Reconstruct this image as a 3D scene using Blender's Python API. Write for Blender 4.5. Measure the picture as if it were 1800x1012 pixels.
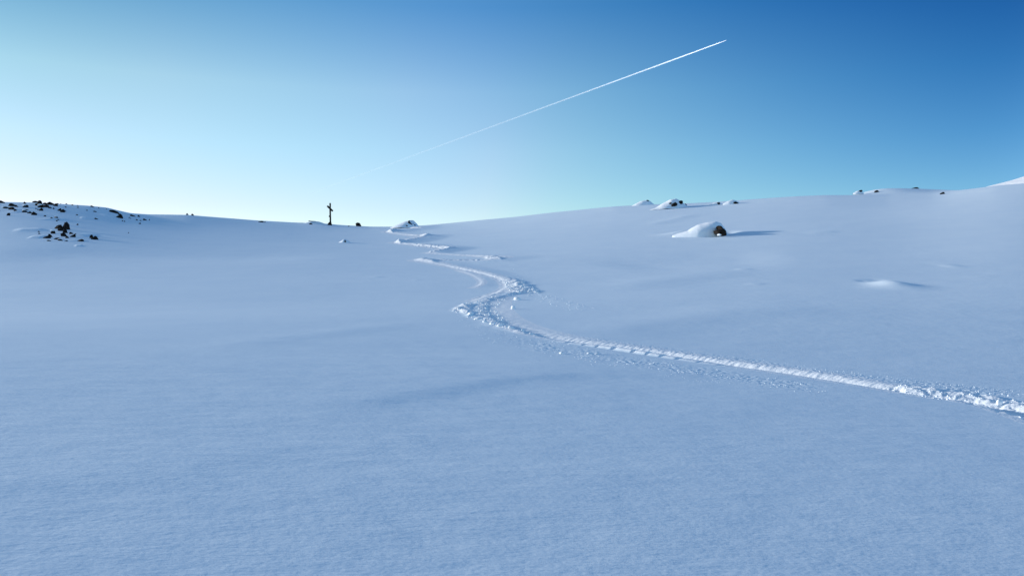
import bpy, bmesh, math, random
import numpy as np
from mathutils import Vector, Matrix

R = math.radians
scene = bpy.context.scene
for o in list(bpy.data.objects):
    bpy.data.objects.remove(o)
COL = scene.collection

# ------------------------------------------------------------------ camera
CAMZ = 1.6
F = 1386.0                        # focal length in photo pixels (1800 wide)
cam_d = bpy.data.cameras.new('camera')
cam = bpy.data.objects.new('camera', cam_d)
COL.objects.link(cam)
cam.location = (0, 0, CAMZ)
cam.rotation_euler = (R(90), 0, 0)
cam_d.sensor_width = 36
cam_d.lens = 36 * F / 1800
cam_d.clip_start = 0.05
cam_d.clip_end = 200000
scene.camera = cam

# ------------------------------------------------------------------ sky and sun
SUN_AZ, SUN_EL = R(-72), R(10)   # low sun behind the left shoulder of the hill
world = bpy.data.worlds.new('World')
scene.world = world
world.use_nodes = True
wt = world.node_tree
N, LK = wt.nodes, wt.links
bg = N['Background']
bg.inputs[1].default_value = 0.15
sky = N.new('ShaderNodeTexSky')
sky.sky_type = 'NISHITA'
sky.sun_disc = False
sky.sun_elevation = SUN_EL
sky.sun_rotation = SUN_AZ
sky.altitude = 2500
sky.air_density = 1.0
sky.dust_density = 0.3
sky.ozone_density = 2.0
SUND = Vector((math.sin(SUN_AZ) * math.cos(SUN_EL), math.cos(SUN_AZ) * math.cos(SUN_EL), math.sin(SUN_EL)))
tc = N.new('ShaderNodeTexCoord')
dot = N.new('ShaderNodeVectorMath'); dot.operation = 'DOT_PRODUCT'
LK.new(tc.outputs['Generated'], dot.inputs[0]); dot.inputs[1].default_value = SUND
sep = N.new('ShaderNodeSeparateXYZ'); LK.new(tc.outputs['Generated'], sep.inputs[0])


def mrange(a, b, src):
    m = N.new('ShaderNodeMapRange')
    m.interpolation_type = 'LINEAR'
    m.inputs['From Min'].default_value = a
    m.inputs['From Max'].default_value = b
    LK.new(src, m.inputs['Value'])
    return m.outputs['Result']


sfac = mrange(-1, 1, dot.outputs['Value'])


def ramp(stops, k):
    r = N.new('ShaderNodeValToRGB')
    r.color_ramp.interpolation = 'B_SPLINE'
    el = r.color_ramp.elements
    while len(el) < len(stops):
        el.new(0.5)
    for e, (p, c) in zip(el, stops):
        e.position = (p + 1) / 2
        e.color = (c[0] * k, c[1] * k, c[2] * k, 1)
    LK.new(sfac, r.inputs[0])
    return r.outputs['Color']


# response of the phone's picture to the clear sky: whiter towards the sun, deep blue away from it
KK = 1 / (1.5 * 2 ** .78)
RAMPS = [
    [(-1, (1.7, 2.2, 2.5)), (-0.25, (0.92, 1.4, 1.68)), (-0.145, (1.09, 1.56, 1.75)), (-0.04, (1.35, 1.77, 1.83)),
      (0.065, (1.62, 1.95, 1.89)),
      (0.17, (1.89, 2.1, 1.91)),
      (0.275, (2.15, 2.18, 1.9)),
      (0.38, (2.36, 2.21, 1.86)),
      (0.485, (2.53, 2.17, 1.79)),
      (0.59, (2.64, 2.07, 1.71)),
      (0.695, (2.68, 1.92, 1.61)),
      (0.8, (2.67, 1.77, 1.52)), (1, (2.88, 1.91, 1.64))],
    [(-1, (1.6, 2.2, 2.5)), (-0.25, (0.49, 1.12, 1.56)), (-0.145, (0.66, 1.31, 1.69)), (-0.04, (0.95, 1.59, 1.84)),
      (0.065, (1.31, 1.86, 1.96)),
      (0.17, (1.71, 2.11, 2.03)),
      (0.275, (2.11, 2.31, 2.05)),
      (0.38, (2.46, 2.43, 2.03)),
      (0.485, (2.71, 2.47, 1.96)),
      (0.59, (2.79, 2.41, 1.85)),
      (0.695, (2.7, 2.27, 1.71)),
      (0.8, (2.52, 2.11, 1.59)), (1, (2.72, 2.28, 1.72))],
    [(-1, (1.5, 2.2, 2.5)), (-0.25, (0.24, 0.86, 1.43)), (-0.145, (0.35, 1.05, 1.59)), (-0.04, (0.59, 1.36, 1.8)),
      (0.065, (0.93, 1.68, 1.97)),
      (0.17, (1.35, 1.99, 2.09)),
      (0.275, (1.83, 2.27, 2.14)),
      (0.38, (2.27, 2.46, 2.13)),
      (0.485, (2.57, 2.56, 2.04)),
      (0.59, (2.65, 2.54, 1.9)),
      (0.695, (2.46, 2.4, 1.71)),
      (0.8, (2.16, 2.22, 1.54)), (1, (2.33, 2.4, 1.66))],
    [(-1, (1.4, 2.1, 2.4)), (-0.25, (0.06, 0.53, 1.22)), (-0.145, (0.09, 0.67, 1.39)), (-0.04, (0.18, 0.9, 1.64)),
      (0.065, (0.31, 1.16, 1.84)),
      (0.17, (0.51, 1.42, 1.99)),
      (0.275, (0.76, 1.65, 2.07)),
      (0.38, (1.0, 1.82, 2.06)),
      (0.485, (1.18, 1.9, 1.96)),
      (0.59, (1.23, 1.88, 1.8)),
      (0.695, (1.12, 1.74, 1.58)),
      (0.8, (0.95, 1.58, 1.39)), (1, (1.03, 1.71, 1.5))],
]
low, mid, upper, high = [ramp([(p, (c[0] * a * (1 if p < .3 else b), c[1] * a, c[2] * a * (1 if p < .3 else 1.08))) for p, c in q], KK)
                         for q, a, b in zip(RAMPS, (1.0, 1.0, .99, .98), (1.17, 1.13, 1.05, 1))]
zen_fill = ramp([(-1, (9.8, 13.9, 13.2)), (1, (11.2, 14.5, 13.0))], KK)  # overhead sky brighter than the part in view, added as fill on the snow


def mix(f, a, b, mode='MIX'):
    m = N.new('ShaderNodeMix'); m.data_type = 'RGBA'; m.blend_type = mode
    if hasattr(f, 'links'):
        LK.new(f, m.inputs[0])
    else:
        m.inputs[0].default_value = f
    LK.new(a, m.inputs[6]); LK.new(b, m.inputs[7])
    return m.outputs[2]


g = mix(mrange(.10, .17, sep.outputs['Z']), low, mid)
g = mix(mrange(.17, .24, sep.outputs['Z']), g, upper)
g = mix(mrange(.24, .335, sep.outputs['Z']), g, high)
g = mix(mrange(.345, .62, sep.outputs['Z']), g, zen_fill)
LK.new(mix(1.0, sky.outputs[0], g, 'MULTIPLY'), bg.inputs[0])

sun_d = bpy.data.lights.new('sun', 'SUN')
sun_d.energy = 2.6
sun_d.angle = R(1.5)
sun_d.color = (1.0, 0.965, 0.90)
sun = bpy.data.objects.new('sun', sun_d)
COL.objects.link(sun)
sun.rotation_euler = (-SUND).to_track_quat('-Z', 'Y').to_euler()
sun.location = (-60, 30, 60)

vs = scene.view_settings
vs.view_transform = 'Standard'
vs.look = 'None'
vs.gamma = 1
vs.use_curve_mapping = False
vs.exposure = 0.83
scene.cycles.max_bounces = 6
scene.cycles.diffuse_bounces = 4
scene.cycles.transparent_max_bounces = 12

# ------------------------------------------------------------------ noise
_rng = np.random.RandomState(7)
PERM = _rng.permutation(4096)
GA = _rng.rand(4096) * 2 * np.pi
GX, GY = np.cos(GA), np.sin(GA)


def perlin(x, y, seed=0):
    xi = np.floor(x).astype(np.int64); yi = np.floor(y).astype(np.int64)
    xf = x - xi; yf = y - yi
    u = xf ** 3 * (xf * (xf * 6 - 15) + 10); v = yf ** 3 * (yf * (yf * 6 - 15) + 10)

    def gr(i, j, dx, dy):
        h = PERM[(PERM[(i + seed * 131) & 4095] + j) & 4095]
        return GX[h] * dx + GY[h] * dy
    a = gr(xi, yi, xf, yf); b = gr(xi + 1, yi, xf - 1, yf)
    c = gr(xi, yi + 1, xf, yf - 1); d = gr(xi + 1, yi + 1, xf - 1, yf - 1)
    return (a + (b - a) * u) * (1 - v) + (c + (d - c) * u) * v * 1.0


def sstep(a, b, x):
    t = np.clip((x - a) / (b - a), 0, 1)
    return t * t * (3 - 2 * t)


# ------------------------------------------------------------------ base terrain (z relative to the eye)
def natspline(xs, ys):
    n = len(xs); h = np.diff(xs)
    A = np.zeros((n, n)); r = np.zeros(n); A[0, 0] = A[-1, -1] = 1
    for i in range(1, n - 1):
        A[i, i - 1] = h[i - 1]; A[i, i] = 2 * (h[i - 1] + h[i]); A[i, i + 1] = h[i]
        r[i] = 3 * ((ys[i + 1] - ys[i]) / h[i] - (ys[i] - ys[i - 1]) / h[i - 1])
    c = np.linalg.solve(A, r)
    b = np.diff(ys) / h - h * (2 * c[:-1] + c[1:]) / 3
    d = np.diff(c) / (3 * h)

    def f(x):
        i = np.clip(np.searchsorted(xs, x) - 1, 0, n - 2)
        t = x - xs[i]
        return ys[i] + b[i] * t + c[i] * t * t + d[i] * t ** 3
    return f


_ys = np.array([0, 5, 12, 20, 28, 40, 55, 80, 110, 150, 200.])
_zs = np.array([-1.6, -1.62, -1.69, -1.72, -1.45, -.68, .62, 3.35, 7.0, 12.0, 18.2])
zc = natspline(_ys, _zs)

SKY = np.array([(0, 355), (60, 356), (100, 358), (150, 361), (190, 365), (200, 368), (230, 375), (262, 377), (330, 377.5),
                (400, 383), (450, 387), (520, 391), (560, 392), (600, 395.5), (650, 398.5), (700, 398.5), (750, 395.5),
                (800, 391), (850, 386), (900, 381.5), (960, 374.5), (1020, 368.5), (1080, 362.5), (1110, 361),
                (1150, 359), (1200, 357.5), (1250, 355.5), (1300, 352), (1350, 348.5), (1400, 345.5), (1450, 343.5),
                (1500, 343.5), (1560, 343), (1600, 341.5), (1640, 339.8), (1660, 338), (1700, 333), (1750, 326.5),
                (1800, 322), (1900, 316), (2100, 312)], float)
_ue = np.linspace(-1.1, 1.1, 881)
_px = _ue * F + 900
_sk = np.interp(_px, SKY[:, 0], SKY[:, 1])
_k = np.exp(-np.linspace(-2, 2, 9) ** 2); _k /= _k.sum()
_sk = np.convolve(np.pad(_sk, 4, 'edge'), _k, 'valid')
_tt = (506 - _sk) / F                                  # wanted skyline elevation
_D = np.interp(_px, [-300, 0, 200, 450, 700, 1000, 1400, 1800, 2300], [125, 125, 132, 155, 168, 150, 128, 112, 110])
_D = np.convolve(np.pad(_D, 30, 'edge'), np.ones(61) / 61, 'valid')
_de = _tt - 0.0775
_side = 1 - sstep(.66, .9, -_ue)                     # the shoulder fades out beyond the frame's left


_KS = np.hanning(123)[1:-1]; _KS /= _KS.sum()


def base_t(x, y, de):
    ys = np.maximum(y, .5)
    u = np.clip(x / ys, -1.1, 1.1)
    D = np.interp(u, _ue, _D)
    es = np.interp(u, _ue, np.convolve(np.pad(de, 60, 'edge'), _KS, 'valid'))
    e = np.interp(u, _ue, de)
    yy = np.clip(y, -300, 190)
    z = np.where(yy > 0, zc(np.clip(yy, 0, 190)), -1.6 + .0 * yy)
    st = 8 + 42 * (1 - sstep(-.45, .35, u))
    w = sstep(st, 1.05 * D, yy)
    w2 = sstep(.76 * D, D - 4, yy)
    z = z + (es * w + (e - es) * w2) * np.minimum(ys, D + 10)
    z = z - .065 * 30 * np.tanh(x / 30) * (1 - sstep(8, 42, yy))
    t = np.maximum(y - (D - 9), 0)
    drop = np.where(t < 30, .007 * t * t, .007 * 900 + .42 * (t - 30))
    z = z - drop
    return np.maximum(z, -70 - .0 * y)


_yy = np.linspace(60, 190, 500)
for _ in range(6):
    gx = _ue[:, None] * _yy[None]
    el = base_t(gx, np.broadcast_to(_yy, gx.shape), _de * 1) / _yy[None]
    _de = _de + (_tt - el.max(1))
_de = _de * _side


def base(x, y):
    return base_t(x, y, _de)


# photo pixel -> point of the base terrain
_YT = np.concatenate([np.arange(2.5, 30, .1), np.arange(30, 168, .25)])


def ground(px, py):
    u = (px - 900) / F
    z = base(u * _YT, _YT)
    rows = 506 - z / _YT * F
    top = int(np.argmin(rows))
    r = np.minimum.accumulate(rows[:top + 1])
    y = float(np.interp(-py, -r, _YT[:top + 1]))
    return u * y, y


def gpoly(pts):
    return np.array([ground(a, b) for a, b in pts])


# ------------------------------------------------------------------ shaping features
def seg_dist(P, x, y):
    """signed distance, arclength and total length for a polyline"""
    best = np.full(x.shape, 1e9); sg = np.zeros(x.shape); sl = np.zeros(x.shape)
    seg_dist.away = aw = np.zeros(x.shape)
    acc = 0
    for (ax, ay), (bx, by) in zip(P[:-1], P[1:]):
        dx, dy = bx - ax, by - ay
        L = math.hypot(dx, dy)
        if L < 1e-6:
            continue
        t = np.clip(((x - ax) * dx + (y - ay) * dy) / (L * L), 0, 1)
        ex, ey = x - ax - t * dx, y - ay - t * dy
        d = np.hypot(ex, ey)
        m = d < best
        best = np.where(m, d, best)
        sg = np.where(m, np.sign(dx * ey - dy * ex), sg)
        sl = np.where(m, acc + t * L, sl)
        aw[m] = (-dy * .95 - dx * .31) / L
        acc += L
    return best * sg, sl, acc


def catmull(P, n=8):
    P = np.asarray(P, float)
    Q = np.vstack([2 * P[0] - P[1], P, 2 * P[-1] - P[-2]])
    out = []
    for i in range(1, len(Q) - 2):
        for k in range(n):
            t = k / n
            out.append(.5 * ((2 * Q[i]) + (-Q[i - 1] + Q[i + 1]) * t + (2 * Q[i - 1] - 5 * Q[i] + 4 * Q[i + 1] - Q[i + 2]) * t * t
                             + (-Q[i - 1] + 3 * Q[i] - 3 * Q[i + 1] + Q[i + 2]) * t ** 3))
    out.append(P[-1])
    return np.array(out)


# long soft undulations: (pixel line, height, half width in metres, kind)
WAVES = []
for pts, h, w, kind in [
        ([(230, 628), (380, 612), (520, 592), (660, 574), (800, 560)], .03, .75, 'ridge'),
        ([(150, 632), (260, 640), (360, 652), (460, 672), (520, 690)], .03, .5, 'ridge'),
        ([(420, 726), (540, 712), (700, 690), (860, 668), (1000, 658), (1160, 664), (1260, 672)], .055, .6, 'step'),
        ([(-900, 850), (-500, 846), (-60, 838), (120, 828), (300, 812), (560, 775)], .03, .8, 'step'),
        ([(-80, 452), (200, 449), (420, 450), (600, 455)], .35, 6.0, 'dip'),
        ([(960, 600), (1100, 575), (1280, 550), (1500, 540)], .10, 1.6, 'ridge'),
        ([(1030, 512), (1180, 490), (1330, 474)], .12, 1.8, 'ridge'),
        ([(1050, 470), (1250, 455), (1400, 452)], .25, 5.0, 'dip'),
        ([(1290, 474), (1325, 473)], .07, .5, 'ridge'),
        ([(1312, 498), (1345, 499)], .05, .4, 'ridge'),
        ([(1415, 411), (1450, 408), (1475, 407)], .10, .8, 'ridge'),
        ([(1110, 395), (1150, 393), (1230, 375)], .12, 1.2, 'ridge'),
        ([(1500, 492), (1530, 492), (1556, 489)], -.10, .55, 'ridge'),
        ([(20, 405), (60, 404), (85, 403)], .25, 1.2, 'ridge'),
        ([(50, 416), (80, 416)], .2, 1.0, 'ridge'),
        ([(130, 414), (150, 413), (160, 414)], .25, 1.1, 'ridge'),
        ([(128, 423), (143, 421)], .2, .8, 'ridge'),
        ([(130, 431), (146, 431)], .14, .6, 'ridge'),
        ([(180, 379), (205, 381)], .3, 1.2, 'ridge'),
        ([(24, 371), (36, 372)], .25, 1.0, 'ridge'),
        ([(85, 383), (100, 386)], .25, 1.0, 'ridge'),
        ([(140, 382), (155, 383)], .12, .8, 'ridge'),
        ([(575, 427), (600, 427), (618, 428)], .10, .7, 'ridge'),
        ([(490, 412), (510, 412)], .14, .8, 'ridge'),
        ([(1655, 468), (1690, 466)], .07, 1.0, 'ridge'),
        ([(655, 486), (672, 487)], .06, .5, 'ridge'),
        ([(725, 492), (740, 492)], .05, .4, 'ridge'),
]:
    q_ = gpoly(pts)
    k_ = .5 if (q_[0, 1] > 85 and w < 1.5) else .5
    WAVES.append((q_, h * k_, w * 1.15, kind))
# gaussian bumps: pixel, height m, radius x, radius y (m)
BUMPS = [((1562, 499), .24, .85, 1.1), ((1580, 503), .16, 1.2, .8), ((1600, 507), .06, 1.2, .7),
         ((1253, 415), .0, 1, 1), ((1283, 408), -.2, .85, 1.5), ((1262, 414), -.25, 1.2, .8),
         ((1205, 410), .35, 2.2, 1.0)]
BUMPS = [(ground(*p), h, a, b) for p, h, a, b in BUMPS]

# ---- the descent track: (px, py, half width m, depth m)
TR = [
    [(722, 400.5, 0.92, 0.56), (735, 402.5, 1.03, 0.56), (724, 403.5, 1.03, 0.56), (700, 405.5, 1.03, 0.56), (686, 407.5, 1.03, 0.65), (692, 409.5, 0.92, 0.30), (710, 412.5, 0.80, 0.22),
     (730, 415, 0.80, 0.47), (744, 416, 0.92, 0.56), (736, 419, 0.92, 0.56), (712, 424, 0.92, 0.65), (700, 426.5, 0.92, 0.56), (712, 429, 0.69, 0.30), (740, 432.5, 0.69, 0.56),
     (768, 435, 0.69, 0.56), (785, 437, 0.80, 0.56), (776, 440, 0.69, 0.56), (748, 445, 0.57, 0.47)],
    [(748, 445, .4, .16), (770, 445.5, .4, .16), (810, 448, .4, .18), (850, 451, .6, .25), (878, 454, .9, .25), (862, 457, .6, .25), (820, 457.5, .5, .25), (780, 457, .5, .25), (745, 456, .6, .2),
     (735, 457.5, .7, .18), (757, 461.5, .7, .15), (790, 468, .5, .2), (830, 476, .5, .25), (862, 484, .45, .22), (884, 492, .4, .14), (890, 503, .32, .10),
     (876, 513, .32, .14), (852, 522, .34, .18), (828, 531, .4, .12)],
    [(802, 474, .25, .06), (822, 480, .25, .06), (838, 487, .25, .05), (847, 495, .25, .06), (843, 501, .25, .08), (828, 506, .25, .05)],
    [(880, 521, .5, .01), (872, 533, .5, .015), (872, 545, .52, .02), (880, 557, .55, .025), (900, 569, .55, .035), (930, 580, .54, .05), (965, 589, .54, .09),
     (1010, 597, .54, .17), (1100, 610, .54, .25), (1200, 625, .54, .30), (1300, 640, .56, .29), (1400, 655, .58, .28), (1470, 666, .56, .24),
     (1540, 678, .5, .20), (1620, 691, .55, .2), (1700, 702, .55, .22), (1760, 713, .5, .22), (1840, 735, .5, .22), (1960, 775, .5, .2)],
]
TRACKS = []
for T in TR:
    P = np.array([list(ground(a, b)) + [w, d] for a, b, w, d in T])
    TRACKS.append(catmull(P, 8))

# ---- churned snow at the turns (pixel polygons, lift m, rough m, scale m, edge m)
ROUGH = [
    ([(856, 487), (876, 487), (900, 489), (920, 494), (938, 502), (948, 511), (930, 514), (905, 517), (880, 519), (884, 511), (892, 503), (886, 495), (872, 491)], .14, .10, .45, .8, 1),
    ([(880, 517), (905, 515), (900, 520), (874, 527), (866, 535), (866, 547), (878, 560), (905, 574), (936, 586), (925, 590), (890, 582), (858, 574), (830, 563),
      (800, 549), (789, 546), (805, 538), (835, 530), (860, 523)], .07, .042, .36, .6, 1, -.0),
    ([(789, 546.5), (805, 536), (830, 531), (838, 536), (828, 546), (836, 556), (822, 558), (808, 551)], .06, .11, .42, .4, 1, .03),
    ([(843, 452), (868, 450.5), (892, 455.5), (884, 459), (860, 457)], .22, .12, .6, .8, 1),
    ([(726, 455), (748, 453), (775, 458), (768, 463), (745, 461)], .12, .12, .7, .8),
    ([(775, 435), (788, 435.5), (798, 438), (786, 440)], .22, .10, .6, .8, 1),
    ([(692, 426), (700, 422), (712, 425), (704, 430)], .16, .14, .8, .8),
    ([(680, 408), (690, 404), (700, 406), (690, 410)], .18, .14, .8, .8),
    ([(735, 413), (748, 413), (760, 416), (745, 418)], .25, .10, .7, .8, 1),
    ([(1535, 677), (1600, 679), (1700, 687), (1790, 703), (1850, 725), (1900, 765), (1810, 742), (1740, 720), (1650, 700), (1590, 690), (1545, 684)], .0, .05, .26, .25),
    ([(800, 552), (860, 576), (925, 592), (1000, 604), (1060, 618), (1000, 632), (930, 618), (870, 600), (830, 580)], .0, .014, .16, 1.2),
    ([(990, 604), (1100, 622), (1250, 646), (1400, 668), (1480, 682), (1420, 690), (1300, 676), (1150, 655), (1020, 632)], .0, .012, .14, .8),
    ([(950, 583), (1100, 600), (1300, 626), (1480, 655), (1600, 668), (1800, 688), (1800, 702), (1600, 682), (1480, 662), (1300, 637), (1100, 608)], .0, .012, .1, .35),
    ([(930, 508), (975, 518), (1060, 545), (1020, 545), (960, 528)], .02, .02, .5, 2.0),
    ([(885, 458), (905, 460), (930, 472), (900, 466)], .04, .03, .8, 2.0),
]
ROUGH = [(gpoly(p),) + tuple(r[:4]) + (len(r) > 4, r[5] if len(r) > 5 else 0) for p, *r in ROUGH]


def poly_sd(P, x, y):
    """distance to the polygon's edge, positive inside"""
    Q = np.vstack([P, P[:1]])
    best = np.full(x.shape, 1e9); ins = np.zeros(x.shape, bool)
    for (ax, ay), (bx, by) in zip(Q[:-1], Q[1:]):
        dx, dy = bx - ax, by - ay
        L2 = dx * dx + dy * dy + 1e-12
        t = np.clip(((x - ax) * dx + (y - ay) * dy) / L2, 0, 1)
        best = np.minimum(best, np.hypot(x - ax - t * dx, y - ay - t * dy))
        c = ((ay > y) != (by > y)) & (x < (bx - ax) * (y - ay) / (by - ay + 1e-12) + ax)
        ins ^= c
    return np.where(ins, best, -best)


def in_box(P, m, x, y):
    return (x > P[:, 0].min() - m) & (x < P[:, 0].max() + m) & (y > P[:, 1].min() - m) & (y < P[:, 1].max() + m)


def soft(x, y):
    """gentle relief of the whole snowfield"""
    fade = 1 - sstep(140, 400, np.hypot(x, y))
    z = .10 * perlin(x / 23 + 3, y / 13 + 8, 1) + .014 * perlin(x / 7.5, y / 4.0, 2)
    z = z + .0035 * perlin(x / 2.6, y / 1.3, 3) + .0018 * perlin(x / .9, y / .45, 4)
    z = z * fade
    for P, h, w, kind in WAVES:
        m = in_box(P, 4 * w + 4, x, y)
        if not m.any():
            continue
        xm, ym = x[m], y[m]
        d, s, L = seg_dist(P, xm, ym)
        e = np.minimum(s, L - s)
        endw = sstep(0, max(L * .30, .2), e)
        if kind == 'ridge':
            f = h * np.exp(-(d / w) ** 2) * endw
        elif kind == 'dip':
            f = -h * np.exp(-(d / w) ** 2) * endw
        else:   # a short lip: near side lower, far side rising quickly, then easing back
            f = h * (np.where(d > 0, np.exp(-(d / (3.4 * w)) ** 2), np.exp(-(d / (.8 * w)) ** 2)) - 0) * endw
        z[m] += f
    for (cx, cy), h, a, b in BUMPS:
        q = ((x - cx) / a) ** 2 + ((y - cy) / b) ** 2
        z += h * np.exp(-q)
    # pale hump behind the right-hand crest
    z += HUMP * np.exp(-np.abs((x - HX) / 7.9) ** 4 - ((y - HY) / 7.0) ** 2)
    return z


HY = 129.0
HX = (1590 - 900) / F * HY
HUMP = (506 - 333.3) / F * HY - float(base(np.array([HX]), np.array([HY]))[0])


def trackz(x, y):
    """(height change, track mask)"""
    z = np.zeros(x.shape); mask = np.zeros(x.shape)
    smear = np.zeros(x.shape)
    for ti, T in enumerate(TRACKS):
        m = in_box(T[:, :2], 5.5, x, y)
        if not m.any():
            continue
        xm, ym = x[m], y[m]
        d, s, L = seg_dist(T[:, :2], xm, ym)
        ss = np.concatenate([[0], np.cumsum(np.hypot(*np.diff(T[:, :2], axis=0).T))])
        away = seg_dist.away
        w = np.interp(s, ss, T[:, 2]); dep = np.interp(s, ss, T[:, 3])
        e = np.minimum(s, L - s)
        if ti == 3:
            e = s
        endw = sstep(0, 1.2, e)
        wob = .10 * perlin(s / 1.3, s * 0 + 5, 9) + .05 * perlin(xm / .22, ym / .22, 19)
        q = d / w + wob
        if ti == 3:
            # d > 0 is the far, upper side: a steep sunlit wall; the near lip is broken into blocks
            wall = sstep(-.55, 1.0, q)
            f = -dep * (1 - wall)
            f = np.where(q < -.55, -dep * (1 - sstep(.55, .95, -q)), f)
            f += .02 * perlin(s / .10, q * 1.2, 12) * sstep(-.6, .2, q) * (1 - sstep(.8, 1.2, q))
            zone = sstep(ZB0 - 1, ZB0 + 2, s) * (1 - sstep(ZB1 - 2, ZB1, s))
            cell = s / .62 + .7 * perlin(s / 1.7, s * 0, 14)
            fr = cell - np.floor(cell)
            hgt = .5 + .5 * np.sin(np.floor(cell) * 12.9898) ** 2
            gap = sstep(0, .12, fr) * (1 - sstep(.86, 1.0, fr))
            lip = np.exp(-((q + 1.25) / .36) ** 4)
            f += zone * lip * .075 * gap * hgt
        else:
            # snow pushed up along the run: short face to one side, long gentle back to the other
            a_ = q * np.sign(away)
            ak = np.sqrt(np.abs(away))
            g_ = sstep(-.8, .1, a_) * (1 - sstep(.1, 5.0, a_))
            f = .42 * dep * ak * g_
            f += .42 * dep * (np.abs(perlin(xm / .42, ym / .42, 10)) + .4 * perlin(xm / .16, ym / .2, 11)) * np.exp(-(np.abs(q) / 1.3) ** 4) * (1.3 - .75 * ak)
            f -= .10 * dep * np.exp(-((q + .2) / .5) ** 2)
        z[m] += f * endw
        mask[m] = np.maximum(mask[m], (np.abs(d) < w * 1.6) * (endw > .02))
    for P, lift, ro, sc, ed, rmp, offs in ROUGH:
        m = in_box(P, ed + 1, x, y)
        if not m.any():
            continue
        xm, ym = x[m], y[m]
        sd = poly_sd(P, xm, ym)
        sd = sd + .6 * ed * perlin(xm / (sc * 2.4), ym / (sc * 2.4), 21)
        k = sstep(-ed * .15, ed, sd)
        n1 = np.abs(perlin(xm / sc / 1.6, ym / sc / 1.6, 30)) * 1.7
        n2 = perlin(xm / (sc * .5), ym / (sc * .5), 31)
        n3 = perlin(xm / (sc * .22), ym / (sc * .22), 32)
        if rmp:   # piled up towards the outside of the turn
            lift = lift * np.clip((xm - P[:, 0].min()) / np.ptp(P[:, 0]), 0, 1) + offs
        z[m] += k * (lift + ro * (n1 + .55 * n2 + .30 * n3 - .35))
        if ro > .05:
            mask[m] = np.maximum(mask[m], k > .3)
    return z, mask


# arclength range of the blocky near lip on the long straight
_T3 = TRACKS[3]
_s3 = np.concatenate([[0], np.cumsum(np.hypot(*np.diff(_T3[:, :2], axis=0).T))])
_px3 = _T3[:, 0] / _T3[:, 1] * F + 900
_i0 = int(np.argmax(_px3 > 1000)); _i1 = int(np.argmax(_px3 > 1330))
ZB0, ZB1 = _s3[_i0], _s3[_i1]


def height(x, y, full=True):
    z = base(x, y) + soft(x, y) + CAMZ
    if full:
        t, m = trackz(x, y)
        return z + t, m
    return z


# ------------------------------------------------------------------ materials
def new_mat(name):
    m = bpy.data.materials.new(name)
    m.use_nodes = True
    nt = m.node_tree
    return m, nt, nt.nodes['Principled BSDF']


def noise_node(nt, scale, detail, vec=None, rough=.5):
    n = nt.nodes.new('ShaderNodeTexNoise')
    n.inputs['Scale'].default_value = scale
    n.inputs['Detail'].default_value = detail
    n.inputs['Roughness'].default_value = rough
    if vec is not None:
        nt.links.new(vec, n.inputs['Vector'])
    return n.outputs['Fac']


def snow_mat(name, bumps, col=(.80, .885, .93), sss=0.0):
    m, nt, p = new_mat(name)
    p.inputs['Roughness'].default_value = .62
    p.inputs['Specular IOR Level'].default_value = .25
    co = nt.nodes.new('ShaderNodeTexCoord')
    vec = co.outputs['Object']
    f = noise_node(nt, .35, 4, vec)
    r = nt.nodes.new('ShaderNodeValToRGB')
    r.color_ramp.elements[0].position = .3; r.color_ramp.elements[1].position = .7
    r.color_ramp.elements[0].color = (col[0] * .97, col[1] * .98, col[2] * .99, 1)
    r.color_ramp.elements[1].color = (col[0] * 1.02, col[1] * 1.015, col[2] * 1.01, 1)
    nt.links.new(f, r.inputs[0])
    nt.links.new(r.outputs[0], p.inputs['Base Color'])
    prev = None
    for scale, dist, detail, sx in bumps:
        mp = nt.nodes.new('ShaderNodeMapping')
        mp.inputs['Scale'].default_value = (sx, 1, 1)
        nt.links.new(vec, mp.inputs[0])
        h = noise_node(nt, scale, detail, mp.outputs[0], .55)
        b = nt.nodes.new('ShaderNodeBump')
        b.inputs['Strength'].default_value = 1
        b.inputs['Distance'].default_value = dist
        nt.links.new(h, b.inputs['Height'])
        if prev is not None:
            nt.links.new(prev, b.inputs['Normal'])
        prev = b.outputs[0]
    nt.links.new(prev, p.inputs['Normal'])
    return m


M_SNOW = snow_mat('snow', [(1.1, .022, 2, .55), (6, .0095, 3, .5), (30, .0034, 3, .6)])
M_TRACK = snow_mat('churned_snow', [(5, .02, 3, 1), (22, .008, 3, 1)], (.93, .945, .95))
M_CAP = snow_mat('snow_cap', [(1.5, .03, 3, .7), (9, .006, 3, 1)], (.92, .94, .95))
M_CLOD = snow_mat('loose_snow', [(3, .004, 2, 1)], (.93, .945, .95))
M_MOUNT = snow_mat('mountain_snow', [(.01, 8, 5, 1)], (.95, .95, .95))


def rock_mat():
    m, nt, p = new_mat('dark_rock')
    co = nt.nodes.new('ShaderNodeTexCoord')
    f = noise_node(nt, 3.5, 5, co.outputs['Object'])
    r = nt.nodes.new('ShaderNodeValToRGB')
    r.color_ramp.elements[0].position = .35; r.color_ramp.elements[1].position = .75
    r.color_ramp.elements[0].color = (.009, .0075, .0065, 1)
    r.color_ramp.elements[1].color = (.045, .034, .028, 1)
    nt.links.new(f, r.inputs[0]); nt.links.new(r.outputs[0], p.inputs['Base Color'])
    p.inputs['Roughness'].default_value = .95
    p.inputs['Specular IOR Level'].default_value = .1
    b = nt.nodes.new('ShaderNodeBump'); b.inputs['Distance'].default_value = .08
    nt.links.new(noise_node(nt, 6, 4, co.outputs['Object']), b.inputs['Height'])
    nt.links.new(b.outputs[0], p.inputs['Normal'])
    return m


M_ROCK = rock_mat()


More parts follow.
